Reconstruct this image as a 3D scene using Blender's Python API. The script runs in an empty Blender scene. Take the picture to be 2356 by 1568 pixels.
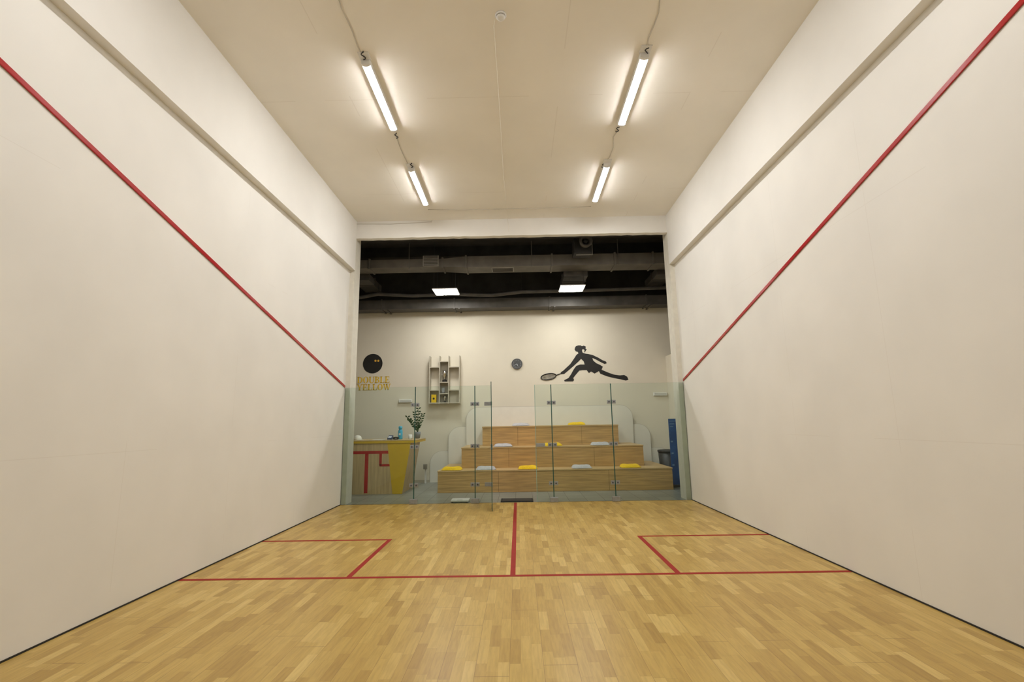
import bpy, math, random
from mathutils import Vector, Matrix
random.seed(7)
S = bpy.context.scene
COL = S.collection
R = math.radians
# ------------------------------------------------------------ camera
F = 1116.0
CAMP = Vector((0.08, 0.0, 1.44))
ROT = Matrix.Rotation(R(0.6), 3, 'Z') @ Matrix.Rotation(R(90 + 9.5), 3, 'X') @ Matrix.Rotation(R(-0.93), 3, 'Z')
cd = bpy.data.cameras.new('camera'); cam = bpy.data.objects.new('camera', cd); COL.objects.link(cam)
cam.matrix_world = Matrix.Translation(CAMP) @ ROT.to_4x4()
cd.sensor_width = 36; cd.lens = F / 2356 * 36; cd.clip_start = .05; cd.clip_end = 100
S.camera = cam
def ray(px, py): return ROT @ Vector((px - 1178, 784 - py, -F))
def on_x(px, py, X): d = ray(px, py); return CAMP + d * ((X - CAMP.x) / d.x)
def on_y(px, py, Y): d = ray(px, py); return CAMP + d * ((Y - CAMP.y) / d.y)
def on_z(px, py, Z): d = ray(px, py); return CAMP + d * ((Z - CAMP.z) / d.z)
S.view_settings.view_transform = 'Standard'
# ------------------------------------------------------------ materials
def new_mat(name):
    m = bpy.data.materials.new(name); m.use_nodes = True
    nt = m.node_tree; b = nt.nodes['Principled BSDF']
    return m, nt, b
def N(nt, t, **kw):
    n = nt.nodes.new(t)
    for k, v in kw.items(): setattr(n, k, v)
    return n
def mat(name, col, rough=.5, metal=0, var=.06, scale=6, bump=0, stretch=(1, 1, 1), spec=.5, coat=0):
    m, nt, b = new_mat(name)
    tc = N(nt, 'ShaderNodeTexCoord'); mp = N(nt, 'ShaderNodeMapping'); mp.inputs['Scale'].default_value = stretch
    no = N(nt, 'ShaderNodeTexNoise'); no.inputs['Scale'].default_value = scale; no.inputs['Detail'].default_value = 3
    nt.links.new(tc.outputs['Object'], mp.inputs[0]); nt.links.new(mp.outputs[0], no.inputs['Vector'])
    cr = N(nt, 'ShaderNodeValToRGB')
    cr.color_ramp.elements[0].position = .3; cr.color_ramp.elements[1].position = .7
    cr.color_ramp.elements[0].color = [c * (1 - var) for c in col] + [1]
    cr.color_ramp.elements[1].color = [min(1, c * (1 + var)) for c in col] + [1]
    nt.links.new(no.outputs['Fac'], cr.inputs[0]); nt.links.new(cr.outputs[0], b.inputs['Base Color'])
    b.inputs['Roughness'].default_value = rough; b.inputs['Metallic'].default_value = metal
    b.inputs['Specular IOR Level'].default_value = spec; b.inputs['Coat Weight'].default_value = coat
    if bump:
        bp = N(nt, 'ShaderNodeBump'); bp.inputs['Strength'].default_value = bump; bp.inputs['Distance'].default_value = .01
        nt.links.new(no.outputs['Fac'], bp.inputs['Height']); nt.links.new(bp.outputs[0], b.inputs['Normal'])
    return m
def emit(name, col, st):
    m, nt, b = new_mat(name)
    b.inputs['Base Color'].default_value = (.9, .9, .9, 1)
    b.inputs['Emission Color'].default_value = (*col, 1); b.inputs['Emission Strength'].default_value = st
    return m
def math_n(nt, op, a, b=None, c=None):
    n = N(nt, 'ShaderNodeMath', operation=op)
    for i, v in enumerate((a, b, c)):
        if v is None: continue
        if isinstance(v, (int, float)): n.inputs[i].default_value = v
        else: nt.links.new(v, n.inputs[i])
    return n.outputs[0]
def mixc(nt, fac, a, b, bt='MIX'):
    n = N(nt, 'ShaderNodeMix', data_type='RGBA', blend_type=bt)
    if isinstance(fac, (int, float)): n.inputs[0].default_value = fac
    else: nt.links.new(fac, n.inputs[0])
    for i, v in ((6, a), (7, b)):
        if isinstance(v, tuple): n.inputs[i].default_value = (*v, 1)
        else: nt.links.new(v, n.inputs[i])
    return n.outputs[2]
def parquet():
    m, nt, b = new_mat('oak_parquet')
    tc = N(nt, 'ShaderNodeTexCoord'); sp = N(nt, 'ShaderNodeSeparateXYZ'); nt.links.new(tc.outputs['Object'], sp.inputs[0])
    x, y = sp.outputs[0], sp.outputs[1]
    xs = math_n(nt, 'DIVIDE', x, .068); row = math_n(nt, 'FLOOR', xs)
    wn = N(nt, 'ShaderNodeTexWhiteNoise', noise_dimensions='1D'); nt.links.new(row, wn.inputs['W'])
    ys = math_n(nt, 'ADD', math_n(nt, 'DIVIDE', y, .33), math_n(nt, 'MULTIPLY', wn.outputs['Value'], 7.3))
    idx = math_n(nt, 'FLOOR', ys)
    cb = N(nt, 'ShaderNodeCombineXYZ'); nt.links.new(row, cb.inputs[0]); nt.links.new(idx, cb.inputs[1])
    w2 = N(nt, 'ShaderNodeTexWhiteNoise', noise_dimensions='2D'); nt.links.new(cb.outputs[0], w2.inputs['Vector'])
    cr = N(nt, 'ShaderNodeValToRGB'); e = cr.color_ramp.elements
    e[0].position = 0; e[0].color = (.42, .262, .062, 1)
    e[1].position = 1; e[1].color = (.64, .455, .148, 1)
    k = e.new(.25); k.color = (.495, .322, .082, 1)
    k = e.new(.8); k.color = (.56, .38, .104, 1)
    nt.links.new(w2.outputs['Value'], cr.inputs[0])
    mp = N(nt, 'ShaderNodeMapping'); mp.inputs['Scale'].default_value = (60, 6, 1); nt.links.new(tc.outputs['Object'], mp.inputs[0])
    ad = N(nt, 'ShaderNodeVectorMath', operation='ADD'); nt.links.new(mp.outputs[0], ad.inputs[0]); nt.links.new(w2.outputs['Color'], ad.inputs[1])
    sc = N(nt, 'ShaderNodeTexNoise'); sc.inputs['Scale'].default_value = 1; sc.inputs['Detail'].default_value = 3; nt.links.new(ad.outputs[0], sc.inputs['Vector'])
    g = N(nt, 'ShaderNodeValToRGB'); g.color_ramp.elements[0].color = (.90, .885, .86, 1); g.color_ramp.elements[1].color = (1.04, 1.04, 1.04, 1)
    g.color_ramp.elements[0].position = .35; g.color_ramp.elements[1].position = .6
    nt.links.new(sc.outputs['Fac'], g.inputs[0])
    c = mixc(nt, 1.0, cr.outputs[0], g.outputs[0], 'MULTIPLY')
    fx = math_n(nt, 'FRACT', xs); fy = math_n(nt, 'FRACT', ys)
    j1 = math_n(nt, 'LESS_THAN', fx, .03); j2 = math_n(nt, 'LESS_THAN', fy, .008)
    jj = math_n(nt, 'MAXIMUM', j1, j2)
    c = mixc(nt, math_n(nt, 'MULTIPLY', jj, .22), c, (.18, .10, .03))
    b3 = math_n(nt, 'FRACT', math_n(nt, 'DIVIDE', x, .204)); j3 = math_n(nt, 'LESS_THAN', b3, .014)
    brow = math_n(nt, 'FLOOR', math_n(nt, 'DIVIDE', x, .204))
    w3 = N(nt, 'ShaderNodeTexWhiteNoise', noise_dimensions='1D'); nt.links.new(brow, w3.inputs['W'])
    yb = math_n(nt, 'FRACT', math_n(nt, 'ADD', math_n(nt, 'DIVIDE', y, 2.2), math_n(nt, 'MULTIPLY', w3.outputs['Value'], 3.7)))
    j4 = math_n(nt, 'LESS_THAN', yb, .0025)
    c = mixc(nt, math_n(nt, 'MULTIPLY', math_n(nt, 'MAXIMUM', j3, j4), .5), c, (.18, .09, .02))
    nt.links.new(c, b.inputs['Base Color'])
    b.inputs['Roughness'].default_value = .34; b.inputs['Specular IOR Level'].default_value = .42
    return m
def seam_wall(name, col, lines_a, lines_b, axis_a, axis_b, w=.006, k=.12, rough=.75, var=.03):
    """plaster with faint straight joints at the given coordinates"""
    m = mat(name, col, rough, var=var, scale=1.3, bump=0)
    nt = m.node_tree; b = nt.nodes['Principled BSDF']
    base = b.inputs['Base Color'].links[0].from_socket
    tc = N(nt, 'ShaderNodeTexCoord'); sp = N(nt, 'ShaderNodeSeparateXYZ'); nt.links.new(tc.outputs['Object'], sp.inputs[0])
    acc = None
    for ls, ax in ((lines_a, axis_a), (lines_b, axis_b)):
        for v in ls:
            d = math_n(nt, 'LESS_THAN', math_n(nt, 'ABSOLUTE', math_n(nt, 'SUBTRACT', sp.outputs[ax], v)), w / 2)
            acc = d if acc is None else math_n(nt, 'MAXIMUM', acc, d)
    no = N(nt, 'ShaderNodeTexNoise'); no.inputs['Scale'].default_value = 1.1; no.inputs['Detail'].default_value = 1; nt.links.new(tc.outputs['Object'], no.inputs['Vector'])
    st = math_n(nt, 'GREATER_THAN', no.outputs['Fac'], .5)
    c = mixc(nt, math_n(nt, 'MULTIPLY', math_n(nt, 'MULTIPLY', acc, st), k), base, (.35, .25, .15))
    nt.links.new(c, b.inputs['Base Color'])
    return m
def tiles():
    m, nt, b = new_mat('grey_tiles')
    tc = N(nt, 'ShaderNodeTexCoord'); br = N(nt, 'ShaderNodeTexBrick'); br.offset = 0
    br.inputs['Color1'].default_value = (.25, .26, .23, 1); br.inputs['Color2'].default_value = (.30, .31, .27, 1); br.inputs['Mortar'].default_value = (.11, .11, .09, 1)
    br.inputs['Scale'].default_value = 1; br.inputs['Mortar Size'].default_value = .005; br.inputs['Brick Width'].default_value = .33; br.inputs['Row Height'].default_value = .33
    nt.links.new(tc.outputs['Object'], br.inputs['Vector']); nt.links.new(br.outputs['Color'], b.inputs['Base Color'])
    b.inputs['Roughness'].default_value = .35
    return m
def glass():
    m = bpy.data.materials.new('clear_glass'); m.use_nodes = True; nt = m.node_tree; nt.nodes.clear()
    o = N(nt, 'ShaderNodeOutputMaterial'); t = N(nt, 'ShaderNodeBsdfTransparent'); g = N(nt, 'ShaderNodeBsdfGlossy'); mx = N(nt, 'ShaderNodeMixShader'); fr = N(nt, 'ShaderNodeFresnel')
    fr.inputs['IOR'].default_value = 1.28
    t.inputs['Color'].default_value = (.922, .962, .944, 1); g.inputs['Roughness'].default_value = .0; g.inputs['Color'].default_value = (.85, .95, .9, 1)
    nt.links.new(fr.outputs[0], mx.inputs[0]); nt.links.new(t.outputs[0], mx.inputs[1]); nt.links.new(g.outputs[0], mx.inputs[2]); nt.links.new(mx.outputs[0], o.inputs[0])
    return m
M = {}
M['parquet'] = parquet(); M['tiles'] = tiles(); M['glass'] = glass()
WC = (.83, .81, .762)
M['wall'] = seam_wall('court_plaster', WC, (1.25, 3.3), (1.2, 4.1, 5.6, 7.3, 8.4), 2, 1, w=.005, k=.09)
M['beam'] = mat('beam_plaster', WC, .8, var=.02, scale=2)
M['ceiling'] = seam_wall('ceiling_plaster', (.91, .87, .79), (5.5, 8.05), (.66, -1.95, 2.3), 1, 0, w=.010, k=.12, var=.025)
M['header'] = mat('header_plaster', WC, .8, var=.02, scale=3)
M['cream'] = mat('cream_wall', (.765, .71, .59), .8, var=.02, scale=2)
M['jamb'] = mat('jamb_plaster', (.72, .69, .60), .85, var=.05, scale=9)
M['black'] = mat('black_paint', (.013, .012, .011), .6, var=.25, scale=5)
M['blackceil'] = mat('black_ceiling', (.032, .029, .026), .9, var=.3, scale=3)
M['ductm'] = mat('grey_duct_metal', (.145, .132, .113), .5, .2, var=.15, scale=4)
M['ductd'] = mat('dark_duct_metal', (.078, .071, .061), .55, .2, var=.2, scale=4)
M['galv'] = mat('grille_metal', (.34, .32, .28), .5, .3, var=.1)
M['red'] = mat('red_line_paint', (.32, .020, .014), .6, var=.06, scale=12, spec=.2)
M['redgloss'] = mat('red_gloss_profile', (.42, .008, .010), .25, var=.05, scale=4)
M['shadow_gap'] = mat('dark_shadow_gap', (.02, .018, .015), .8)  # dark tone for the shaded wall-foot gap and the bench joints
M['edge'] = mat('glass_edge_green', (.015, .085, .07), .2, var=.1)
M['topedge'] = mat('glass_top_edge', (.25, .42, .36), .2, var=.1)
M['steel'] = mat('satin_steel', (.34, .36, .38), .4, .7, var=.1, scale=20)
M['bolt'] = mat('dark_bolt', (.12, .13, .15), .3, .8)
M['lampbody'] = mat('lamp_grey_plastic', (.78, .77, .74), .5)
M['lamp'] = emit('tube_light', (.99, .985, .985), 100)
M['led'] = emit('led_panel_light', (1, .985, .93), 50)
M['cable'] = mat('painted_cable', (.86, .82, .74), .6)
M['cableg'] = mat('grey_white_cable', (.60, .56, .49), .6)
M['blackcable'] = mat('black_cable', (.02, .02, .02), .5)
M['white'] = mat('white_plastic', (.80, .79, .77), .4, var=.02)
M['oak'] = mat('oak_laminate', (.54, .34, .135), .45, var=.24, scale=2.2, stretch=(.8, 9, 16))
M['oaktop'] = mat('oak_tread', (.56, .38, .175), .45, var=.14, scale=2.2, stretch=(.8, 9, 16))
M['oakdesk'] = mat('pale_oak_laminate', (.52, .38, .20), .45, var=.16, scale=2.2, stretch=(12, 9, .8))
M['yellow'] = mat('mustard_panel', (.62, .40, .02), .45, var=.04)
M['cush_y'] = mat('yellow_cloth', (.82, .53, .01), .9, var=.1, scale=40, bump=.3)
M['cush_g'] = mat('grey_cloth', (.50, .49, .50), .9, var=.1, scale=40, bump=.3)
M['board'] = mat('white_board', (.80, .77, .69), .5, var=.02)
M['boardedge'] = mat('board_edge', (.56, .52, .44), .5, var=.02)
M['gold'] = mat('gold_lettering', (.80, .53, .04), .5, var=.05)
M['greywood'] = mat('grey_beige_shelf', (.50, .46, .37), .6, var=.04)
M['silver'] = mat('silver', (.75, .74, .72), .18, 1, var=.03)
M['leaf'] = mat('dark_leaf', (.022, .055, .014), .7, var=.4, scale=20, spec=.15)
M['pot'] = mat('grey_pot', (.22, .23, .25), .5)
M['cyan'] = mat('light_blue_plastic', (.05, .40, .62), .4)
M['blue'] = mat('blue_banner_print', (.015, .08, .28), .5, var=.3, scale=5)
M['white_ink'] = mat('white_ink', (.7, .75, .8), .5)
M['paleblue'] = mat('pale_blue_print', (.16, .30, .52), .5)
M['greyink'] = mat('grey_ink', (.35, .36, .37), .5)
M['navy'] = mat('navy_dot', (.03, .05, .12), .5)
M['bin'] = mat('black_tub_plastic', (.018, .018, .02), .45, var=.2)
M['rubber'] = mat('black_rubber_mat', (.02, .022, .02), .85, var=.3, scale=60, bump=.4)
M['clockface'] = mat('dark_clock_face', (.075, .08, .085), .4)
M['clockrim'] = mat('grey_clock_rim', (.12, .12, .12), .35, .3)
M['ydot'] = mat('yellow_dot', (.75, .42, .05), .5)
# ------------------------------------------------------------ mesh helpers
class MB:
    def __init__(s): s.v = []; s.f = []; s.mi = []; s.cur = 0
    def add(s, vs, fs):
        o = len(s.v); s.v += [tuple(v) for v in vs]; s.f += [tuple(i + o for i in f) for f in fs]; s.mi += [s.cur] * len(fs); return s
    def box(s, x0, x1, y0, y1, z0, z1):
        return s.add([(x0, y0, z0), (x1, y0, z0), (x1, y1, z0), (x0, y1, z0), (x0, y0, z1), (x1, y0, z1), (x1, y1, z1), (x0, y1, z1)],
                     [(0, 3, 2, 1), (4, 5, 6, 7), (0, 1, 5, 4), (1, 2, 6, 5), (2, 3, 7, 6), (3, 0, 4, 7)])
    def prism(s, pts, d):   # planar polygon (3d points) extruded by d
        n = len(pts); d = Vector(d); a = [Vector(p) for p in pts]
        return s.add(a + [p + d for p in a], [tuple(range(n))[::-1], tuple(range(n, 2 * n))] + [(i, (i + 1) % n, (i + 1) % n + n, i + n) for i in range(n)])
    def tube(s, pts, r, n=8):
        pts = [Vector(p) for p in pts]; rs = r if isinstance(r, (list, tuple)) else [r] * len(pts); vs = []
        for i, p in enumerate(pts):
            t = (pts[min(i + 1, len(pts) - 1)] - pts[max(i - 1, 0)]).normalized()
            u = t.cross(Vector((0, 0, 1)))
            if u.length < .01: u = t.cross(Vector((0, 1, 0)))
            u.normalize(); w = t.cross(u)
            for k in range(n): a = 2 * math.pi * k / n; vs.append(p + (u * math.cos(a) + w * math.sin(a)) * rs[i])
        fs = [(i * n + k, i * n + (k + 1) % n, (i + 1) * n + (k + 1) % n, (i + 1) * n + k) for i in range(len(pts) - 1) for k in range(n)]
        fs += [tuple(range(n))[::-1], tuple(range((len(pts) - 1) * n, len(pts) * n))]
        return s.add(vs, fs)
    def lathe(s, c, prof, n=24, axis='Z'):
        vs = []
        for r, h in prof:
            for k in range(n):
                a = 2 * math.pi * k / n
                q = {'Z': (r * math.cos(a), r * math.sin(a), h), 'Y': (r * math.cos(a), h, r * math.sin(a)), 'X': (h, r * math.cos(a), r * math.sin(a))}[axis]
                vs.append((c[0] + q[0], c[1] + q[1], c[2] + q[2]))
        m = len(prof)
        fs = [(i * n + k, i * n + (k + 1) % n, (i + 1) * n + (k + 1) % n, (i + 1) * n + k) for i in range(m - 1) for k in range(n)]
        fs += [tuple(range(n))[::-1], tuple(range((m - 1) * n, m * n))]
        return s.add(vs, fs)
OFF = {}
def build(name, mb, m, parent=None, bev=0, smooth=False):
    off = Vector((0, 0, 0)) if parent is None else OFF[parent.name]
    me = bpy.data.meshes.new(name)
    me.from_pydata([tuple(Vector(v) - off) for v in mb.v], [], mb.f)
    for mm in (m if isinstance(m, (list, tuple)) else [m]): me.materials.append(mm)
    for p, i in zip(me.polygons, mb.mi): p.material_index = i; p.use_smooth = smooth
    import bmesh
    b = bmesh.new(); b.from_mesh(me); bmesh.ops.recalc_face_normals(b, faces=b.faces); b.to_mesh(me); b.free()
    o = bpy.data.objects.new(name, me); COL.objects.link(o); OFF[o.name] = off
    if parent is not None: o.parent = parent
    if bev:
        md = o.modifiers.new('bevel', 'BEVEL'); md.width = bev; md.segments = 2; md.limit_method = 'ANGLE'
    return o
def tag(o, label, cat, group=None):
    o['label'] = label; o['category'] = cat
    if group: o['group'] = group
    return o
def thing(name, label, cat, loc, group=None):
    o = bpy.data.objects.new(name, None); COL.objects.link(o); o.location = loc; o.empty_display_size = .1
    OFF[o.name] = Vector(loc); return tag(o, label, cat, group)
def struct(name, mb, m, bev=0):
    o = build(name, mb, m, None, bev); o['kind'] = 'structure'; return o
# ------------------------------------------------------------ the court shell
YG = 9.18; YF = -.57; HC = 5.47; YW = 12.45
struct('floor_court', MB().box(-3.2, 3.2, YF, 9.2, -.1, 0), M['parquet'])
struct('floor_lobby', MB().box(-6, 6, 9.2, YW, -.1, 0), M['tiles'])
struct('wall_left', MB().box(-3.5, -3.2, YF, 9.2, 0, HC), M['wall'])
struct('wall_right', MB().box(3.2, 3.5, YF, 9.2, 0, HC), M['wall'])
struct('wall_front', MB().box(-3.5, 3.5, YF - .2, YF, 0, HC), M['wall'])
struct('ceiling_court', MB().box(-3.5, 3.5, YF - .2, 9.32, HC, HC + .15), M['ceiling'])
BB = 4.45
struct('trim_1', MB().box(-3.2, -3.1, YF, 9.2, BB, HC), M['beam'])
struct('trim_2', MB().box(3.1, 3.2, YF, 9.2, BB, HC), M['beam'])
struct('shadow_gap_left', MB().box(-3.2, -3.194, YF, 9.17, 0, .012), M['shadow_gap'])  # dark strip stands in for the shaded gap between wall and floor
struct('shadow_gap_right', MB().box(3.194, 3.2, YF, 9.17, 0, .012), M['shadow_gap'])  # same painted gap shade along the right wall
n = 60
low = [(-3.5 + 7 * i / n, 9.2, 5.115 + random.uniform(-.006, .006)) for i in range(n + 1)]
hp = [(-3.5, 9.2, HC)] + low + [(3.5, 9.2, HC)]
struct('wall_header', MB().prism(hp, (0, .12, 0)), M['header'])
struct('trim_3', MB().box(-6, 6, 9.33, 9.6, 5.2, 5.7), M['blackceil'])
for sgn, nm in ((-1, 'wall_pillar_left'), (1, 'wall_pillar_right')):
    xs = sorted((sgn * 3.11, sgn * 3.5)); struct(nm, MB().box(xs[0], xs[1], 9.2, 9.52, 0, 5.2), M['jamb'])
    xs = sorted((sgn * 3.5, sgn * 6)); struct(nm.replace('pillar', 'lobby_front'), MB().box(xs[0], xs[1], 9.2, 9.35, 0, 5.7), M['cream'])
    xs = sorted((sgn * 6, sgn * 6.15)); struct(nm.replace('pillar', 'lobby_side'), MB().box(xs[0], xs[1], 9.2, YW, 0, 5.7), M['cream'])
struct('wall_back', MB().box(-6, 6, YW, YW + .15, 0, 4.4), M['cream'])
struct('wall_back_upper', MB().box(-6, 6, YW, YW + .15, 4.4, 5.7), M['blackceil'])
struct('ceiling_lobby', MB().box(-6, 6, 9.32, YW + .15, 5.7, 5.8), M['blackceil'])
struct('wall_partition', MB().box(3.9, 4.0, 11.0, YW, 0, 3.05), M['cream'])
struct('baseboard_back', MB().box(-6, 3.9, YW - .012, YW, 0, .06), M['greywood'])
for i, y in enumerate((10.2, 11.3)):
    struct('trim_%d' % (4 + i), MB().box(-6, 6, y, y + .22, 5.45, 5.7), M['blackceil'])
# ------------------------------------------------------------ painted lines
YS = 4.92
def strip(x0, x1, y0, y1): return MB().box(x0, x1, y0, y1, 0, .002)
tag(build('court_line', strip(-3.19, 3.19, YS - .025, YS + .025), M['red']), 'long red short line painted across the whole court floor', 'court line')
tag(build('court_line', strip(-.025, .025, YS + .025, 9.165), M['red']), 'red half court line running down the middle to the glass', 'court line')
for s, w in ((-1, 'left'), (1, 'right')):
    xi = s * 1.6; mb = strip(min(xi, xi - s * .05), max(xi, xi - s * .05), YS + .025, 6.47)
    a, b_ = sorted((s * 3.19, xi)); mb.box(a, b_, 6.42, 6.47, 0, .002)
    tag(build('service_box_line', mb, M['red']), 'L-shaped red service box line against the %s side wall' % w, 'court line')
    x = s * 3.1985
    zf_, zk = (2.13, 2.44 / 9.75) if s < 0 else (2.145, .2665)
    def zz(y): return zf_ + (YG - y) * zk
    ya, yb = YF + .002, 9.165
    q = [(x, ya, zz(ya)), (x, yb, zz(yb)), (x, yb, zz(yb) + .044), (x, ya, zz(ya) + .044)]
    o = build('out_line', MB().prism(q, (-s * .012, 0, 0)), M['redgloss'], bev=.005)
    tag(o, 'glossy red out line sloping down the %s side wall' % w, 'court line')
# ------------------------------------------------------------ glass wall
GT = 2.13
def px_x(px, py=1020, Y=YG): return on_y(px, py, Y).x
def pane_mb(x0, x1):
    mb = MB(); mb.box(x0, x1, YG - .012, YG, .005, GT)
    mb.mi = [1, 2, 0, 1, 0, 1]
    return mb
def patch(root, x, z, w=.165, h=.07):
    for sx in (-1, 1):
        a, b_ = sorted((x + sx * .009, x + sx * w / 2))
        p = build('patch_fitting', MB().box(a, b_, YG - .022, YG - .0121, z - h / 2, z + h / 2), M['steel'], root, bev=.003)
        build('bolt', MB().lathe((x + sx * w * .28, YG - .022, z), [(.016, 0), (.016, -.006), (.008, -.009)], 14, 'Y'), M['bolt'], p)
def clamp(root, x):
    build('floor_clamp', MB().box(x - .075, x + .075, YG - .05, YG - .0121, .001, .09), M['steel'], root, bev=.006)
seamL = [px_x(954), px_x(1093)]; seamR = [px_x(1271), px_x(1411)]
hx = px_x(1131); rx = px_x(1233)
for nm, xs, cl in (('left', [-3.195] + seamL + [hx], seamL), ('right', [rx] + seamR + [3.195], seamR)):
    t = thing('glass_wall', 'clear glass court back wall section %s of the doorway, three panes' % nm, 'glass wall', ((xs[0] + xs[-1]) / 2, YG, 0))
    for a, b_ in zip(xs[:-1], xs[1:]):
        build('pane', pane_mb(a + .004, b_ - .004), [M['glass'], M['edge'], M['topedge']], t)
    for x in cl:
        for z in (1.79, 1.02, .33): patch(t, x, z)
        clamp(t, x)
        build('joint_seal', MB().box(x - .008, x + .008, YG - .0135, YG + .0015, .006, GT), M['edge'], t)
    e = xs[0] if nm == 'right' else xs[-1]
    build('edge_profile', MB().box(e - .006, e + .003, YG - .0135, YG + .0015, .006, GT), M['topedge'], t)
hd = Vector((hx, YG - .02, 0)); dd = Vector((.05, -.88, 0)).normalized(); nn = Vector((dd.y, -dd.x, 0))
t = thing('glass_door', 'open frameless glass door swung into the court, seen edge-on', 'door', (hx, YG - .03, 0))
def slab(p0, d, L, n_, th, z0, z1):
    a = p0 + d * L
    q = [p0 + Vector((0, 0, z0)), a + Vector((0, 0, z0)), a + Vector((0, 0, z1)), p0 + Vector((0, 0, z1))]
    return MB().prism([v - n_ * th / 2 for v in q], n_ * th)
mb = slab(hd + dd * .02, dd, .86, nn, .012, .012, GT)
mb.mi = [0, 0, 1, 1, 1, 1]
build('pane', mb, [M['glass'], M['edge']], t)
for z in (1.79, .33):
    mb = slab(hd + dd * .02, dd, .07, nn, .03, z - .035, z + .035)
    mb.box(hx - .13, hx - .005, YG - .024, YG - .0137, z - .035, z + .035)
    build('hinge', mb, M['steel'], t, bev=.002)
build('lock', slab(hd + dd * .80, dd, .07, nn, .035, .99, 1.08), M['steel'], t, bev=.002)
t2 = build('lock_keeper', MB().box(rx + .005, rx + .17, YG - .024, YG - .0125, .985, 1.05), M['steel'], None, bev=.003)
tag(t2, 'small steel lock keeper plate on the glass right of the doorway', 'lock plate')
# ------------------------------------------------------------ lamps
def lamp(x, y0, y1, label, grp='fluorescent battens on the ceiling'):
    t = thing('ceiling_lamp', label, 'lamp', (x, (y0 + y1) / 2, HC - .001), grp)
    build('housing', MB().box(x - .050, x + .050, y0, y1, HC - .060, HC - .001), M['lampbody'], t, bev=.006)
    prof = [(x + .044 * math.cos(a), HC - .0595 - .017 * math.sin(a)) for a in [math.pi * k / 6 for k in range(7)]]
    build('diffuser', MB().prism([(p[0], y0 + .035, p[1]) for p in prof], (0, y1 - y0 - .07, 0)), M['lamp'], t)
    for ya, yb in ((y0, y0 + .034), (y1 - .034, y1)):
        prof2 = [(x + .05 * math.cos(a), HC - .058 - .022 * math.sin(a)) for a in [math.pi * k / 12 for k in range(13)]]
        build('end_cap', MB().prism([(p[0], ya, p[1]) for p in prof2], (0, yb - ya, 0)), M['lampbody'], t)
    build('mounting_plate', MB().box(x - .06, x + .06, y0 - .10, y0 + .02, HC - .012, HC - .0005), M['lampbody'], t)
lamp(-1.555, 4.80, 6.07, 'bright fluorescent batten, the nearer one on the left of the ceiling')
lamp(1.555, 4.80, 6.07, 'bright fluorescent batten, the nearer one on the right of the ceiling')
lamp(-1.555, 7.12, 8.39, 'bright fluorescent batten, the farther one left, near the header')
lamp(1.555, 7.12, 8.39, 'bright fluorescent batten, the farther one right, near the header')
for s, w in ((-1, 'left'), (1, 'right')):
    lamp(s * 1.555, 1.90, 3.17, 'fluorescent batten on the %s, just above the frame, fed by the cable' % w)
def cable(px, label, mt='cableg', z=HC - .006, r=.006, extra=None):
    pts = [on_z(a, b_, z) for a, b_ in px]
    if extra: pts += extra
    out = []
    for i in range(len(pts) - 1):
        for k in range(4): out.append(pts[i].lerp(pts[i + 1], k / 4))
    out.append(pts[-1])
    o = build('cable', MB().tube(out, r, 6), M[mt], smooth=True); return tag(o, label, 'cable')
cable([(780, 0), (786, 20), (800, 48), (812, 75), (820, 100), (832, 128)], 'thin cable on the ceiling feeding the nearer left lamp from above')
cable([(913, 316), (917, 330), (926, 352), (936, 372), (942, 386)], 'thin cable on the ceiling between the two left lamps')
cable([(1518, 0), (1515, 30), (1504, 60), (1492, 88), (1489, 112)], 'thin cable on the ceiling feeding the nearer right lamp from above')
cable([(1422, 300), (1411, 315), (1411, 340), (1402, 362), (1388, 378)], 'thin cable on the ceiling between the two right lamps')
cable([(985, 482), (1060, 483), (1180, 480), (1290, 478), (1360, 475)], 'thin cable running across the ceiling between the far lamps')
cable([(1139, 46), (1136, 60), (1140, 110), (1150, 260), (1158, 400), (1165, 470), (1168, 497)], 'long cable from the smoke detector down the ceiling middle', mt='cable', r=.0035, z=HC - .0035,
      extra=[Vector((on_y(1168, 505, 9.194).x, 9.1965, 5.46)), on_y(1171, 533, 9.1965)])
o = build('cable', MB().tube([on_y(818, 515, 9.194), on_y(900, 515, 9.194), on_y(993, 510, 9.194), on_y(994, 502, 9.194)], .006, 6), M['cableg'])
tag(o, 'short cable along the top of the header, left corner', 'cable')
for (a, b_), w in (((836, 128), 'nearer left'), ((1487, 118), 'nearer right'), ((912, 312), 'back end of nearer left'), ((1421, 297), 'back end of nearer right'), ((947, 380), 'farther left'), ((1388, 380), 'farther right')):
    p = on_z(a, b_, HC - .012); pts = [p + Vector((.02 * math.sin(k * 1.3), .018 * k, -.006 - .006 * math.sin(k))) for k in range(-3, 4)]
    pts = [Vector((pts[0].x, pts[0].y, HC - .002))] + pts + [Vector((pts[-1].x, pts[-1].y + .008, HC - .002))]
    tag(build('black_lead', MB().tube(pts, .006, 6), M['blackcable'], smooth=True), 'short black connector lead at the %s lamp' % w, 'cable')
c = on_z(1152, 40, HC - .03)
t = thing('smoke_detector', 'round white smoke detector on the ceiling', 'smoke detector', (c.x, c.y, HC - .001))
build('base', MB().lathe((c.x, c.y, HC), [(.055, -.001), (.057, -.012), (.052, -.02)], 24), M['white'], t, smooth=True)
build('sensor_head', MB().lathe((c.x, c.y, HC), [(.045, -.02), (.046, -.032), (.036, -.045), (.018, -.052)], 24), M['white'], t, smooth=True)
build('vent_ring', MB().lathe((c.x, c.y, HC), [(.0475, -.022), (.0475, -.028)], 24), M['galv'], t)
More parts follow.
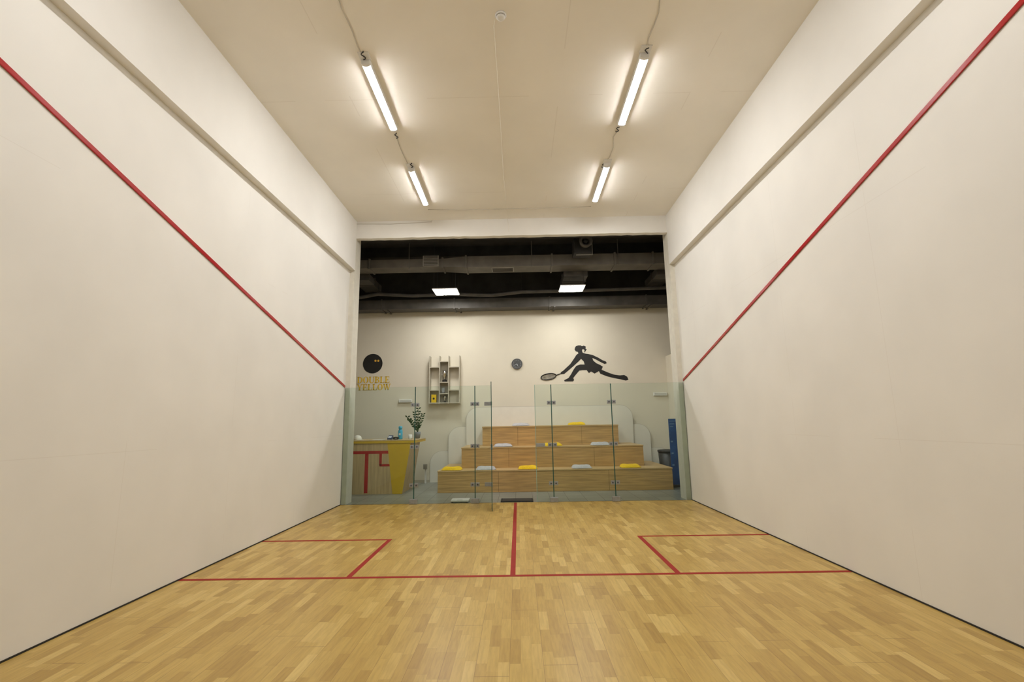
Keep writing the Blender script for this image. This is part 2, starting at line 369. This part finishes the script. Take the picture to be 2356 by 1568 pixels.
# ------------------------------------------------------------ ducts and lobby lights
A = (10.4, 10.86, 4.87, 5.12); B = (10.4, 10.80, 4.89, 5.08)
xt = px_x(1045, 600, 10.4)
t = thing('air_duct', 'big grey rectangular air duct hanging under the black lobby ceiling', 'duct', (0, 10.4, 4.87))
build('duct_section', MB().box(-6, xt - .25, *B), M['ductm'], t)
build('duct_section', MB().box(xt + .25, 6, *A), M['ductm'], t)
def rect(x, q): return [(x, q[0], q[2]), (x, q[1], q[2]), (x, q[1], q[3]), (x, q[0], q[3])]
mb = MB(); mb.add(rect(xt - .25, B) + rect(xt + .25, A), [(0, 1, 2, 3), (4, 7, 6, 5)] + [(i, (i + 1) % 4, (i + 1) % 4 + 4, i + 4) for i in range(4)])
build('duct_taper', mb, M['ductm'], t)
for p in (850, 1018, 1072, 1270, 1415, 1503):
    x = px_x(p, 600, 10.4); q = B if x < xt else A
    build('flange', MB().box(x - .02, x + .02, q[0] - .025, q[1] + .025, q[2] - .025, q[3] + .025), M['ductm'], t, bev=.004)
for p in (942, 1223, 1421):
    x = px_x(p, 580, 10.4); build('hanger_rod', MB().tube([(x, 10.385, 4.85), (x, 10.385, 5.7)], .008, 6), M['ductm'], t)
g0 = on_y(973, 588, 10.37); g1 = on_y(1009, 611, 10.37)
gr = build('vent_grille', MB().box(g0.x, g1.x, 10.372, 10.399, g1.z, g0.z), M['galv'], t)
for k in range(7):
    z = g1.z + (g0.z - g1.z) * (k + .5) / 7; build('slat', MB().box(g0.x + .02, g1.x - .02, 10.362, 10.3715, z - .008, z + .006), M['ductd'], gr)
g0 = px_x(1131, 612, 10.5); g1 = px_x(1182, 612, 10.5)
gr = build('vent_grille', MB().box(g0, g1, 10.45, 10.75, 4.855, 4.8695), M['galv'], t)
for k in range(6): y = 10.48 + k * .045; build('slat', MB().box(g0 + .02, g1 - .02, y, y + .015, 4.847, 4.8545), M['ductd'], gr)
C2 = (11.95, 12.35, 4.31, 4.55)
t = thing('air_duct', 'lower dark air duct running along the top of the cream wall', 'duct', (0, 11.95, 4.31))
build('duct_section', MB().box(-6, 6, *C2), M['ductd'], t)
for p in (878, 1045, 1265, 1488):
    x = px_x(p, 700, 11.95)
    build('flange', MB().box(x - .018, x + .018, C2[0] - .02, C2[1] + .02, C2[2] - .02, C2[3] + .02), M['ductd'], t)
    build('wall_bracket', MB().box(x + .1, x + .14, C2[0], YW - .002, C2[2] - .02, C2[2] - .001), M['ductd'], t)
t = thing('pipe', 'dark flexible pipe sagging between the two air ducts', 'pipe', (0, 11.6, 4.6))
pp = [on_y(a, b_, 11.6) for a, b_ in ((700, 688), (830, 684), (870, 676), (950, 680), (1040, 676), (1130, 679), (1200, 671), (1330, 668), (1450, 664), (1540, 661), (1640, 656))]
build('pipe_run', MB().tube(pp, .045, 8), M['ductd'], t, smooth=True)
for k in (2, 4, 6, 8): build('hanger_rod', MB().tube([pp[k] + Vector((0, .05, -.02)), Vector((pp[k].x, 11.65, 5.7))], .004, 6), M['black'], t)
for s, x0, x1, w in ((-1, -3.75, -3.35, 'left'), (0, 1.2, 1.75, 'middle'), (1, 3.35, 3.75, 'right')):
    tt = thing('branch_duct', 'dark branch duct running back from the big duct, %s one' % w, 'duct', ((x0 + x1) / 2, 11.3, 4.8))
    build('duct_section', MB().box(x0, x1, 10.88, 11.94, 4.76, 4.92), M['ductd'], tt)
    build('flange', MB().box(x0 - .02, x1 + .02, 11.3, 11.33, 4.74, 4.94), M['ductd'], tt)
c = on_y(1348, 553, 9.75)
t = thing('round_blower', 'round black blower outlet on a square plate under the header', 'blower', (c.x, 9.75, c.z))
build('outlet', MB().lathe((c.x, 9.75, c.z), [(.11, .16), (.135, .05), (.145, 0), (.12, -.02), (.085, 0), (.08, .08)], 28, 'Y'), M['ductd'], t, smooth=True)
build('core', MB().lathe((c.x, 9.75, c.z), [(.05, .09), (.05, .03), (.02, .01)], 20, 'Y'), M['black'], t, smooth=True)
build('body', MB().box(c.x - .24, c.x + .15, 9.92, 10.25, c.z - .22, c.z + .12), M['black'], t, bev=.02)
build('bracket', MB().tube([(c.x - .2, 9.9, c.z - .26), (c.x + .15, 9.9, c.z - .26), (c.x + .15, 9.9, 5.3)], .008, 6), M['galv'], t)
for p0, p1, w in (((995, 664), (1050, 664), 'left'), ((1291, 656), (1346, 656), 'right')):
    a = on_y(*p0, 10.8); b_ = on_y(*p1, 10.8); xm = (a.x + b_.x) / 2; z = (a.z + b_.z) / 2
    t = thing('led_panel', 'square glowing white panel light hanging on cords, %s one' % w, 'lamp', (xm, 11.1, z), 'hanging panel lights')
    build('frame', MB().box(xm - .29, xm + .29, 10.81, 11.35, z, z + .02), M['white'], t)
    build('diffuser', MB().box(xm - .272, xm + .272, 10.825, 11.335, z - .006, z - .0005), M['led'], t)
    for sx in (-1, 1):
        for y in (10.84, 11.32):
            top = (4.868 if y < 11 else 4.738) if w == 'right' else (4.875 if y < 11 and sx > 0 else 5.7)
            build('cord', MB().tube([(xm + sx * .25, y, z + .02), (xm + sx * .25, y, top)], .004, 5), M['blackcable'], t)
# ------------------------------------------------------------ bleacher
T1 = (10.54, .45); T2 = (11.05, .90); T3 = (11.55, 1.35); YE = 12.33
t = thing('tiered_bench', 'three-tier oak spectator bench with rounded white boards behind it', 'bench', (0, 11.4, 0))
for (y, z), l, r in ((T1, 1007, 1548), (T2, 1062, 1481), (T3, 1110, 1423)):
    x0 = px_x(l, {.45: 1100, .90: 1050, 1.35: 1000}[z], y); x1 = px_x(r, {.45: 1100, .90: 1050, 1.35: 1000}[z], y)
    st = build('step', MB().box(x0, x1, y, YE, z - .449, z - .03), M['oak'], t)
    build('tread', MB().box(x0 - .008, x1 + .008, y - .012, YE, z - .03, z), M['oaktop'], st, bev=.004)
    for fx in (.26, .73): 
        xx = x0 + (x1 - x0) * fx; build('joint', MB().box(xx - .002, xx + .002, y - .0015, y, z - .44, z - .031), M['shadow_gap'], st)
def rboard(x0, x1, z0, z1, r, y0, y1):
    pts = [(x0, y0, z0), (x1, y0, z0)]
    for k in range(9): a = math.pi / 2 * k / 8; pts.append((x1 - r + r * math.cos(a), y0, z1 - r + r * math.sin(a)))
    for k in range(9): a = math.pi / 2 + math.pi / 2 * k / 8; pts.append((x0 + r + r * math.cos(a), y0, z1 - r + r * math.sin(a)))
    mb = MB().prism(pts, (0, y1 - y0, 0)); mb.mi = [0, 0] + [1] * (len(mb.f) - 2); return mb
for (l, r, tp), (y0, y1) in (((1073, 1455, 934), (12.335, 12.357)), ((1032, 1496, 978), (12.375, 12.397)), ((990, 1545, 1033), (12.415, 12.437))):
    x0 = px_x(l, tp + 20, y0); x1 = px_x(r, tp + 20, y0); z1 = on_y((l + r) / 2, tp, y0).z
    b0 = build('back_board', rboard(x0, x1, .0015, z1, .30, y0, y1), [M['board'], M['boardedge']], t)
    e0 = rboard(x0 - .009, x1 + .009, .0016, z1 + .009, .309, y0 + .004, y0 + .018); e0.mi = [0] * len(e0.f)
    build('shadow_outline', e0, M['boardedge'], b0)  # greyer rim paints the shadow outline around the board
def pillow_mb(w, d, h, seed):
    rnd = random.Random(seed); nx, ny = 14, 12; mb = MB(); ph = rnd.random() * 6
    def zf(u, v): return h * (max(0, 1 - u ** 4) * max(0, 1 - v ** 4)) ** .45
    for sgn in (1, -1):
        vs = []; fs = []
        for j in range(ny + 1):
            for i in range(nx + 1):
                u = -1 + 2 * i / nx; v = -1 + 2 * j / ny
                e = 1 - .05 * (abs(u * v)) ; hh = zf(u, v) * (1 if sgn > 0 else .12)
                if sgn > 0: hh *= 1 + .16 * math.sin(4 * u + ph) * math.cos(3 * v + ph)
                vs.append((u * w / 2 * e, v * d / 2 * e, .12 * h + sgn * hh))
        for j in range(ny):
            for i in range(nx): a = j * (nx + 1) + i; fs.append((a, a + 1, a + nx + 2, a + nx + 1))
        mb.add(vs, fs)
    return mb
cush = [(1038, 0, 'y', 'at the far left end of the bottom tier'), (1117, 0, 'g', 'left of the door edge on the bottom tier'), (1215, 0, 'y', 'in the middle of the bottom tier'),
        (1340, 0, 'g', 'right of the middle on the bottom tier'), (1453, 0, 'y', 'at the right end of the bottom tier'),
        (1157, 1, 'g', 'near the left end of the middle tier'), (1272, 1, 'y', 'on the middle tier behind the glass seam'), (1383, 1, 'g', 'at the right of the middle tier'),
        (1198, 2, 'g', 'on the top tier, left one'), (1328, 2, 'y', 'on the top tier, right one')]
for i, (p, k, c_, w) in enumerate(cush):
    y, z = (T1, T2, T3)[k]; yy = y + .19; x = px_x(p, (1072, 1022, 973)[k], y + .05)
    o = build('cushion', pillow_mb(.43, .36, .06, i), M['cush_y' if c_ == 'y' else 'cush_g'], smooth=True)
    o.location = (x, yy, z + .001); o.rotation_euler = (0, 0, random.uniform(-.12, .12))
    tag(o, '%s seat cushion %s' % ('bright yellow' if c_ == 'y' else 'pale grey', w), 'cushion', 'cushions on the tiered bench')
# ------------------------------------------------------------ reception desk
YD = 10.5; xr_t = -2.21; xr_b = -2.38; DH = 1.09
t = thing('reception_desk', 'pale oak reception desk with red court lines and mustard corner panel', 'desk', (-3.3, 11.0, 0))
build('body', MB().prism([(-4.6, YD, .001), (xr_b, YD, .001), (xr_t, YD, DH), (-4.6, YD, DH)], (0, 1.0, 0)), M['oakdesk'], t)
build('countertop', MB().box(-4.62, -2.10, YD - .03, YD + 1.06, DH, DH + .02), M['oakdesk'], t, bev=.003)
build('counter_edge', MB().box(-4.62, -2.102, YD - .028, YD + 1.058, DH - .045, DH), M['yellow'], t)
def dpt(a, b_): p = on_y(a, b_, YD - .003); return (p.x, p.y, p.z)
q = [dpt(891, 1014), (xr_t - .006, YD - .003, DH - .045), (xr_b + .0, YD - .003, .002), (on_y(903, 1131, YD).x, YD - .003, .002)]
build('corner_panel', MB().prism(q, (0, -.004, 0)), M['yellow'], t)
for (a, b_, c_, d_) in ((780, 1038, 894, 1043), (840, 1043, 845, 1134), (873, 1043, 878, 1070), (873, 1067, 899, 1072)):
    p0 = dpt(a, b_); p1 = dpt(c_, d_); build('red_inlay', MB().box(min(p0[0], p1[0]), max(p0[0], p1[0]), YD - .003, YD - .0005, max(.003, min(p0[2], p1[2])), max(p0[2], p1[2])), M['redgloss'], t)
ZC = DH + .0205
def atc(p, Y): return on_y(p, 1000, Y).x
x = atc(961, 11.2); y = 11.2
t = thing('potted_plant', 'dark green leafy plant in a grey pot on the desk end', 'plant', (x, y, ZC))
build('pot', MB().lathe((x, y, ZC), [(.05, 0), (.065, .09), (.07, .15), (.062, .15), (.058, .13)], 20), M['pot'], t, smooth=True)
build('soil', MB().lathe((x, y, ZC), [(.057, .12), (.057, .131)], 16), M['black'], t)
fol = MB()
stems = [(-.24, .36, 0), (-.10, .46, .1), (.02, .54, -.05), (.10, .42, .08), (-.17, .28, -.12)]
stm = MB()
for sx, sz, sy in stems:
    pts = [Vector((x + sx * u ** 1.4, y + sy * u, ZC + .12 + sz * u)) for u in [k / 8 for k in range(9)]]
    stm.tube(pts, [.008 - .0006 * k for k in range(9)], 5)
    for k in range(2, 9):
        for sd in (-1, 1):
            b0 = pts[k]; d = Vector((sd * random.uniform(.6, 1), random.uniform(-.5, .5), random.uniform(.2, .8))).normalized(); L = .075
            sdv = d.cross(Vector((.2, 1, 0))).normalized() * .019
            fol.add([b0, b0 + d * L * .45 + sdv, b0 + d * L, b0 + d * L * .45 - sdv], [(0, 1, 2, 3)])
build('stem', stm, M['leaf'], t, smooth=True); build('foliage', fol, M['leaf'], t)
x = atc(921, 10.9)
t = thing('spray_bottle', 'light blue bottle with a rounded top on the desk', 'bottle', (x, 10.9, ZC))
build('bottle_body', MB().lathe((x, 10.9, ZC), [(.045, 0), (.05, .02), (.05, .17), (.04, .20), (.028, .215)], 20), M['cyan'], t, smooth=True)
build('cap', MB().lathe((x, 10.9, ZC), [(.03, .215), (.042, .23), (.042, .27), (.03, .285)], 20), M['cyan'], t, smooth=True)
build('emblem', MB().box(x - .02, x + .02, 10.846, 10.849, ZC + .09, ZC + .13), M['white_ink'], t)
x = atc(897, 10.75)
t = thing('card_terminal', 'small dark card terminal standing on the desk', 'card terminal', (x, 10.75, ZC))
build('body', MB().prism([(x - .05, 10.72, ZC), (x - .05, 10.86, ZC), (x - .05, 10.86, ZC + .09), (x - .05, 10.72, ZC + .03)], (.1, 0, 0)), M['navy'], t, bev=.004)
build('screen', MB().prism([(x - .035, 10.735, ZC + .037), (x - .035, 10.80, ZC + .066), (x + .035, 10.80, ZC + .066), (x + .035, 10.735, ZC + .037)], (0, -.002, .004)), M['white_ink'], t)
x = atc(911, 10.7)
t = thing('desk_phone', 'black mobile handset lying by the blue bottle', 'phone', (x, 10.7, ZC))
build('handset', MB().tube([(x - .06, 10.7, ZC + .03), (x, 10.7, ZC + .045), (x + .06, 10.7, ZC + .03)], [.022, .014, .022], 10), M['black'], t, smooth=True)
build('base', MB().box(x - .045, x + .045, 10.66, 10.74, ZC, ZC + .02), M['black'], t, bev=.004)
x = atc(944, 10.85)
t = thing('mug', 'white mug on the desk in front of the plant', 'mug', (x, 10.85, ZC))
build('cup', MB().lathe((x, 10.85, ZC), [(.035, 0), (.04, .02), (.042, .1), (.038, .1), (.036, .012)], 20), M['white'], t, smooth=True)
build('handle', MB().tube([(x + .04, 10.85, ZC + .08), (x + .068, 10.85, ZC + .07), (x + .068, 10.85, ZC + .035), (x + .04, 10.85, ZC + .025)], .006, 6), M['white'], t, smooth=True)
x = atc(872, 10.7)
mb = MB()
for k in range(4): mb.box(x - .13 + k * .006, x + .12 + k * .004, 10.58 + k * .01, 10.80 + k * .008, ZC + k * .003, ZC + k * .003 + .002)
tag(build('paper_stack', mb, M['white']), 'loose white papers on the desk counter', 'papers')
x = atc(823, 10.8)
t = thing('sun_cap', 'cream rounded cap lying on the desk beside the pillar', 'cap', (x, 10.8, ZC))
build('crown', MB().lathe((x, 10.8, ZC), [(.09, 0), (.088, .04), (.07, .08), (.035, .1), (.01, .103)], 20), M['board'], t, smooth=True)
build('brim', MB().lathe((x + .05, 10.78, ZC), [(.085, 0), (.085, .008)], 20), M['board'], t)
# ------------------------------------------------------------ wall items
YP = YW - .004
def wp(a, b_, dy=0): p = on_y(a, b_, YP - dy); return (p.x, p.y, p.z)
c = wp(857.5, 836); r = (on_y(880, 836, YP).x - c[0])
t = thing('ball_logo', 'black squash ball emblem with two yellow dots and gold lettering below', 'wall logo', (c[0], YP, c[2]))
build('ball_disc', MB().lathe((c[0], YP + .003, c[2]), [(r, 0), (r, -.004)], 48, 'Y'), M['black'], t)
for a in (864, 870.5):
    d = wp(a, 829.5); build('dot', MB().lathe((d[0], YP - .0015, d[2]), [(.027, 0), (.027, -.003)], 20, 'Y'), M['ydot'], t)
GW = {'D': .86, 'O': .86, 'U': .86, 'B': .78, 'L': .72, 'E': .74, 'Y': .86, 'W': 1.12}
def Rr(x0, y0, x1, y1): return [[(x0, y0), (x1, y0), (x1, y1), (x0, y1)]]
def ring(co, ro, ci, ri, a0, a1, n=18):
    out = []
    for k in range(n):
        a = R(a0 + (a1 - a0) * k / n); b2 = R(a0 + (a1 - a0) * (k + 1) / n)
        P_ = lambda c_, r_, t_: (c_[0] + r_[0] * math.cos(t_), c_[1] + r_[1] * math.sin(t_))
        out.append([P_(co, ro, a), P_(co, ro, b2), P_(ci, ri, b2), P_(ci, ri, a)])
    return out
G = {
 'D': Rr(0, 0, .3, .07) + Rr(0, .93, .3, 1) + Rr(.08, 0, .28, 1) + ring((.27, .5), (.53, .5), (.27, .5), (.32, .43), -90, 90),
 'O': ring((.42, .5), (.40, .52), (.42, .5), (.20, .45), 0, 360, 28),
 'U': Rr(.09, .3, .28, 1) + Rr(.66, .3, .75, 1) + ring((.42, .31), (.33, .33), (.47, .31), (.19, .24), 180, 360) + Rr(0, .93, .37, 1) + Rr(.56, .93, .84, 1),
 'B': Rr(0, 0, .3, .07) + Rr(0, .93, .3, 1) + Rr(.08, 0, .28, 1) + ring((.27, .75), (.40, .25), (.27, .75), (.21, .18), -90, 90) + ring((.27, .27), (.47, .27), (.27, .27), (.27, .20), -90, 90),
 'L': Rr(.09, 0, .28, 1) + Rr(0, .93, .37, 1) + Rr(0, 0, .66, .07) + Rr(.59, 0, .66, .28),
 'E': Rr(.09, 0, .28, 1) + Rr(0, .93, .64, 1) + Rr(.57, .72, .64, 1) + Rr(.27, .46, .5, .54) + Rr(.44, .36, .5, .64) + Rr(0, 0, .68, .07) + Rr(.61, 0, .68, .28),
 'Y': Rr(.33, 0, .52, .46) + Rr(.24, 0, .61, .07) + [[(.04, 1), (.25, 1), (.52, .42), (.33, .42)]] + [[(.69, 1), (.78, 1), (.52, .44), (.43, .44)]] + Rr(-.02, .93, .32, 1) + Rr(.58, .93, .86, 1),
 'W': [[(.03, 1), (.23, 1), (.42, 0), (.32, 0)], [(.32, 0), (.41, 0), (.61, .95), (.53, .95)], [(.41, 1), (.61, 1), (.80, 0), (.70, 0)], [(.70, 0), (.79, 0), (1.04, .95), (.95, .95)]] + Rr(-.02, .93, .32, 1) + Rr(.38, .93, .68, 1) + Rr(.86, .93, 1.12, 1)}
def word(txt, l, r_, top, bot, root):
    p0 = wp(l, bot, .002); p1 = wp(r_, top, .002); W = sum(GW[ch] for ch in txt) ; sx = (p1[0] - p0[0]) / W; h = abs(wp((l + r_) / 2, top)[2] - wp((l + r_) / 2, bot)[2]); z0 = wp((l + r_) / 2, bot)[2]
    mb = MB(); x_ = p0[0]
    for ch in txt:
        for poly in G[ch]: mb.prism([(x_ + a * sx, YP - .001, z0 + b_ * h) for a, b_ in poly], (0, .003, 0))
        x_ += GW[ch] * sx
    build('lettering', mb, M['gold'], root)
word('DOUBLE', 821.5, 897, 866, 880.5, t); word('YELLOW', 820.5, 899, 883, 897, t)
fig = [(1323, 799), (1325, 796), (1330, 794), (1336, 794), (1339, 796), (1343, 794.5), (1348, 797), (1347, 801), (1350, 803), (1347, 808), (1343, 811), (1345, 806), (1343, 803), (1340, 803), (1339, 807), (1341, 811), (1347, 813), (1354, 814), (1363, 816), (1376, 822), (1386, 828), (1394, 831), (1396, 835), (1391, 837), (1383, 833), (1372, 827), (1363, 823), (1365, 829), (1372, 835), (1381, 839), (1387, 843), (1384, 850), (1398, 856), (1412, 861), (1426, 863), (1436, 862), (1443, 866), (1446, 873), (1440, 875), (1428, 872), (1412, 869), (1396, 865), (1381, 859), (1378, 853), (1368, 859), (1360, 854), (1355, 858), (1350, 851), (1340, 851), (1333, 852), (1325, 861), (1319, 869), (1321, 874), (1318, 877), (1299, 877), (1298, 874), (1308, 869), (1314, 860), (1320, 849), (1326, 841), (1335, 838), (1345, 838), (1343, 831), (1337, 825), (1330, 832), (1318, 843), (1304, 855), (1298, 860), (1291, 860), (1290, 856), (1296, 852), (1312, 837), (1321, 824), (1326, 816), (1331, 812), (1329, 809), (1325, 808), (1322, 804)]
p = wp(1345, 835)
t = thing('wall_sticker', 'black silhouette of a lunging woman squash player on the cream wall', 'wall sticker', p)
build('figure', MB().prism([wp(a, b_) for a, b_ in fig], (0, .003, 0)), M['black'], t)
ring_px = [(1262 + 18 * math.cos(a) * .98, 866 - 2.5 * math.cos(a) + 7.2 * math.sin(a)) for a in [2 * math.pi * k / 28 for k in range(29)]]
rk = build('racket', MB().tube([wp(a, b_, .008) for a, b_ in ring_px], .011, 6).tube([wp(1279, 863, .008), wp(1292, 858, .008)], .011, 6), M['black'], t)
stg = MB()
for k in range(-5, 6):
    xx = 1262 + k * 3; hh = 7 * math.sqrt(max(0, 1 - (k * 3 / 17) ** 2)); stg.tube([wp(xx, 866 - hh - k * .35), wp(xx, 866 + hh - k * .35)], .0040, 4)
for k in (-2, -1, 0, 1, 2):
    ww = 17 * math.sqrt(1 - (k * 2.6 / 7.3) ** 2); stg.tube([wp(1262 - ww, 866 + k * 2.6 + ww * .12), wp(1262 + ww, 866 + k * 2.6 - ww * .12)], .0040, 4)
build('strings', stg, M['black'], rk)
c = wp(1189.5, 837)
t = thing('wall_clock', 'round dark wall clock with pale numerals on the cream wall', 'clock', (c[0], YW, c[2]))
build('rim', MB().lathe((c[0], YW - .001, c[2]), [(.138, 0), (.14, -.03), (.130, -.042), (.120, -.03)], 36, 'Y'), M['clockrim'], t, smooth=True)
dl = build('dial', MB().lathe((c[0], YW - .03, c[2]), [(.120, 0), (.120, -.002)], 36, 'Y'), M['clockface'], t)
for k in range(12):
    a = R(30 * k); x_, z_ = c[0] + .095 * math.sin(a), c[2] + .095 * math.cos(a)
    build('hour_mark', MB().box(x_ - .007, x_ + .007, YW - .0345, YW - .0325, z_ - .010, z_ + .010), M['greyink'], dl)
for a, L, w in ((R(160), .06, .006), (R(245), .085, .004)):
    d = Vector((math.sin(a), 0, math.cos(a))); n_ = Vector((d.z, 0, -d.x)) * w; o_ = Vector((c[0], YW - .036, c[2]))
    build('hand', MB().prism([o_ - n_, o_ + n_, o_ + d * L + n_ * .4, o_ + d * L - n_ * .4], (0, -.002, 0)), M['white_ink'], t)
SD = .20
YB = YW - .004; YFf = YB - SD
def sx_(p): return on_y(p, 870, YFf).x
def sz_(p): return on_y(1022, p, YFf).z
t = thing('trophy_shelf', 'grey-beige three-column wall shelf holding trophies', 'shelf', (sx_(1022), YB, sz_(928)))
cols = [988, 1011, 1032, 1057]; th = .022
for i, p in enumerate(cols):
    x = sx_(p); build('upright', MB().box(x - th / 2, x + th / 2, YFf, YB, sz_(928), sz_(818)), M['greywood'], t)
def hb(i, z, nm='shelf_board'):
    build(nm, MB().box(sx_(cols[i]) + th / 2, sx_(cols[i + 1]) - th / 2, YFf, YB, z - th, z), M['greywood'], t)
zb = sz_(928) + .03
for i, zl in enumerate(([sz_(843), sz_(896)], [sz_(830), sz_(878), sz_(904)], [sz_(843), sz_(896)])):
    for z in zl: hb(i, z)
    hb(i, zb)
build('back_panel', MB().box(sx_(1011) + th / 2, sx_(1032) - th / 2, YB - .008, YB - .001, zb, sz_(830)), M['greywood'], t)
def trophy(px, zt, sc, label):
    x = sx_(px); y = YFf + .1; pr = [(.055, 0), (.055, .05), (.02, .055), (.012, .10), (.02, .13), (.05, .16), (.066, .22), (.07, .30), (.062, .30), (.05, .2)]
    t_ = thing('trophy', label, 'trophy', (x, y, zt))
    build('base', MB().lathe((x, y, zt), [(r_ * sc, h * sc) for r_, h in [(.06, 0), (.06, .05), (.045, .06)]], 16), M['black'], t_)
    build('cup', MB().lathe((x, y, zt), [(r_ * sc, h * sc) for r_, h in pr[2:]], 20), M['silver'], t_, smooth=True)
    for s in (-1, 1): build('handle', MB().tube([(x + s * a * sc, y, zt + h * sc) for a, h in ((.062, .27), (.086, .28), (.086, .22), (.048, .17))], .005 * sc, 6), M['silver'], t_, smooth=True)
trophy(1021.5, sz_(878) + .0005, .98, 'large silver two-handled trophy cup in the middle column of the shelf')
trophy(1022.5, zb + .0005, .55, 'small silver trophy cup at the bottom of the middle column')
x = sx_(1019); z = sz_(904)
t = thing('award_plaque', 'small grey award plaque below the large trophy', 'plaque', (x, YFf + .08, z))
build('base', MB().box(x - .045, x + .045, YFf + .05, YFf + .11, z + .0005, z + .02), M['black'], t)
build('plate', MB().box(x - .035, x + .035, YFf + .072, YFf + .085, z + .02, z + .14), M['steel'], t, bev=.004)
x = sx_(998); 
t = thing('ball_box', 'yellow box with a black ball mark on the lower left shelf', 'box', (x, YFf + .07, zb))
build('carton', MB().box(x - .06, x + .06, YFf + .02, YFf + .12, zb + .0005, zb + .20), M['cush_y'], t, bev=.003)
build('ball_mark', MB().lathe((x, YFf + .0195, zb + .10), [(.026, 0), (.026, -.002)], 20, 'Y'), M['black'], t)
for a, b_, w in ((933, 922, 'left, above the plant'), (1519, 906, 'right, near the pillar')):
    p = on_y(a, b_, YW - .04); t = thing('wall_fitting', 'slim white slotted wall fitting at the %s' % w, 'wall fitting', (p.x, YW, p.z))
    build('case', MB().box(p.x - .17, p.x + .17, YW - .06, YW - .001, p.z - .04, p.z + .04), M['white'], t, bev=.01)
    for dz in (-.015, .012): build('slot', MB().box(p.x - .14, p.x + .14, YW - .0615, YW - .0605, p.z + dz - .004, p.z + dz + .004), M['galv'], t)
p = on_y(979, 1100, 12.25)
t = thing('socket_post', 'slim white post with a grey socket box by the wall', 'socket', (p.x, 12.25, 0))
build('post', MB().box(p.x - .02, p.x + .02, 12.23, 12.27, .001, .42), M['white'], t)
build('socket_box', MB().box(p.x - .05, p.x + .05, 12.19, 12.229, .34, .46), M['galv'], t, bev=.004)
t = thing('blue_banner', 'narrow blue printed display stand between bench end and pillar', 'banner', (3.75, 10.95, 0))
build('printed_sheet', MB().box(3.40, 3.88, 10.94, 10.95, .05, 1.46), M['blue'], t)
build('foot', MB().box(3.38, 3.89, 10.88, 10.98, .001, .05), M['bin'], t, bev=.006)
for k, z in enumerate((1.40, 1.34, 1.28)):
    build('print', MB().box(3.425, 3.56 - .03 * k, 10.9385, 10.9395, z, z + .015), M['paleblue'], t)
for z in (.95, .7, .45): build('print', MB().box(3.425, 3.47, 10.9385, 10.9395, z, z + .03), M['paleblue'], t)
x, y = 3.60, 11.75
t = thing('black_tub', 'black round waste tub behind the right end of the bench', 'bin', (x, y, 0))
build('tub_body', MB().lathe((x, y, 0), [(.19, .001), (.20, .02), (.235, .70), (.225, .70), (.19, .05)], 32), M['bin'], t, smooth=True)
build('rim', MB().lathe((x, y, 0), [(.238, .69), (.25, .70), (.25, .735), (.236, .74), (.222, .72)], 32), M['bin'], t, smooth=True)
a = on_z(1152, 1155, 0).x; b_ = on_z(1227, 1155, 0).x
t = thing('door_mat', 'black rubber doormat on the tiles in the glass doorway', 'mat', ((a + b_) / 2, 9.4, 0))
build('mat_body', MB().box(a, b_, 9.22, 9.56, .001, .02), M['rubber'], t, bev=.006)
build('border', MB().box(a + .03, b_ - .03, 9.25, 9.53, .0201, .023), M['black'], t)
a = on_z(1035, 1158, 0).x; b_ = on_z(1077, 1158, 0).x
t = thing('floor_scale', 'flat white bathroom scale on the tiles just behind the glass', 'scale', ((a + b_) / 2, 9.4, 0))
build('platform', MB().box(a, b_, 9.24, 9.52, .012, .045), M['white'], t, bev=.01)
build('display', MB().box((a + b_) / 2 - .05, (a + b_) / 2 + .05, 9.26, 9.30, .0452, .047), M['galv'], t)
for fx in (a + .03, b_ - .03):
    for fy in (9.27, 9.49): build('foot', MB().lathe((fx, fy, 0), [(.015, .001), (.015, .012)], 12), M['black'], t)
w = bpy.data.worlds.new('world'); S.world = w; w.use_nodes = True
w.node_tree.nodes['Background'].inputs[0].default_value = (.02, .02, .02, 1)
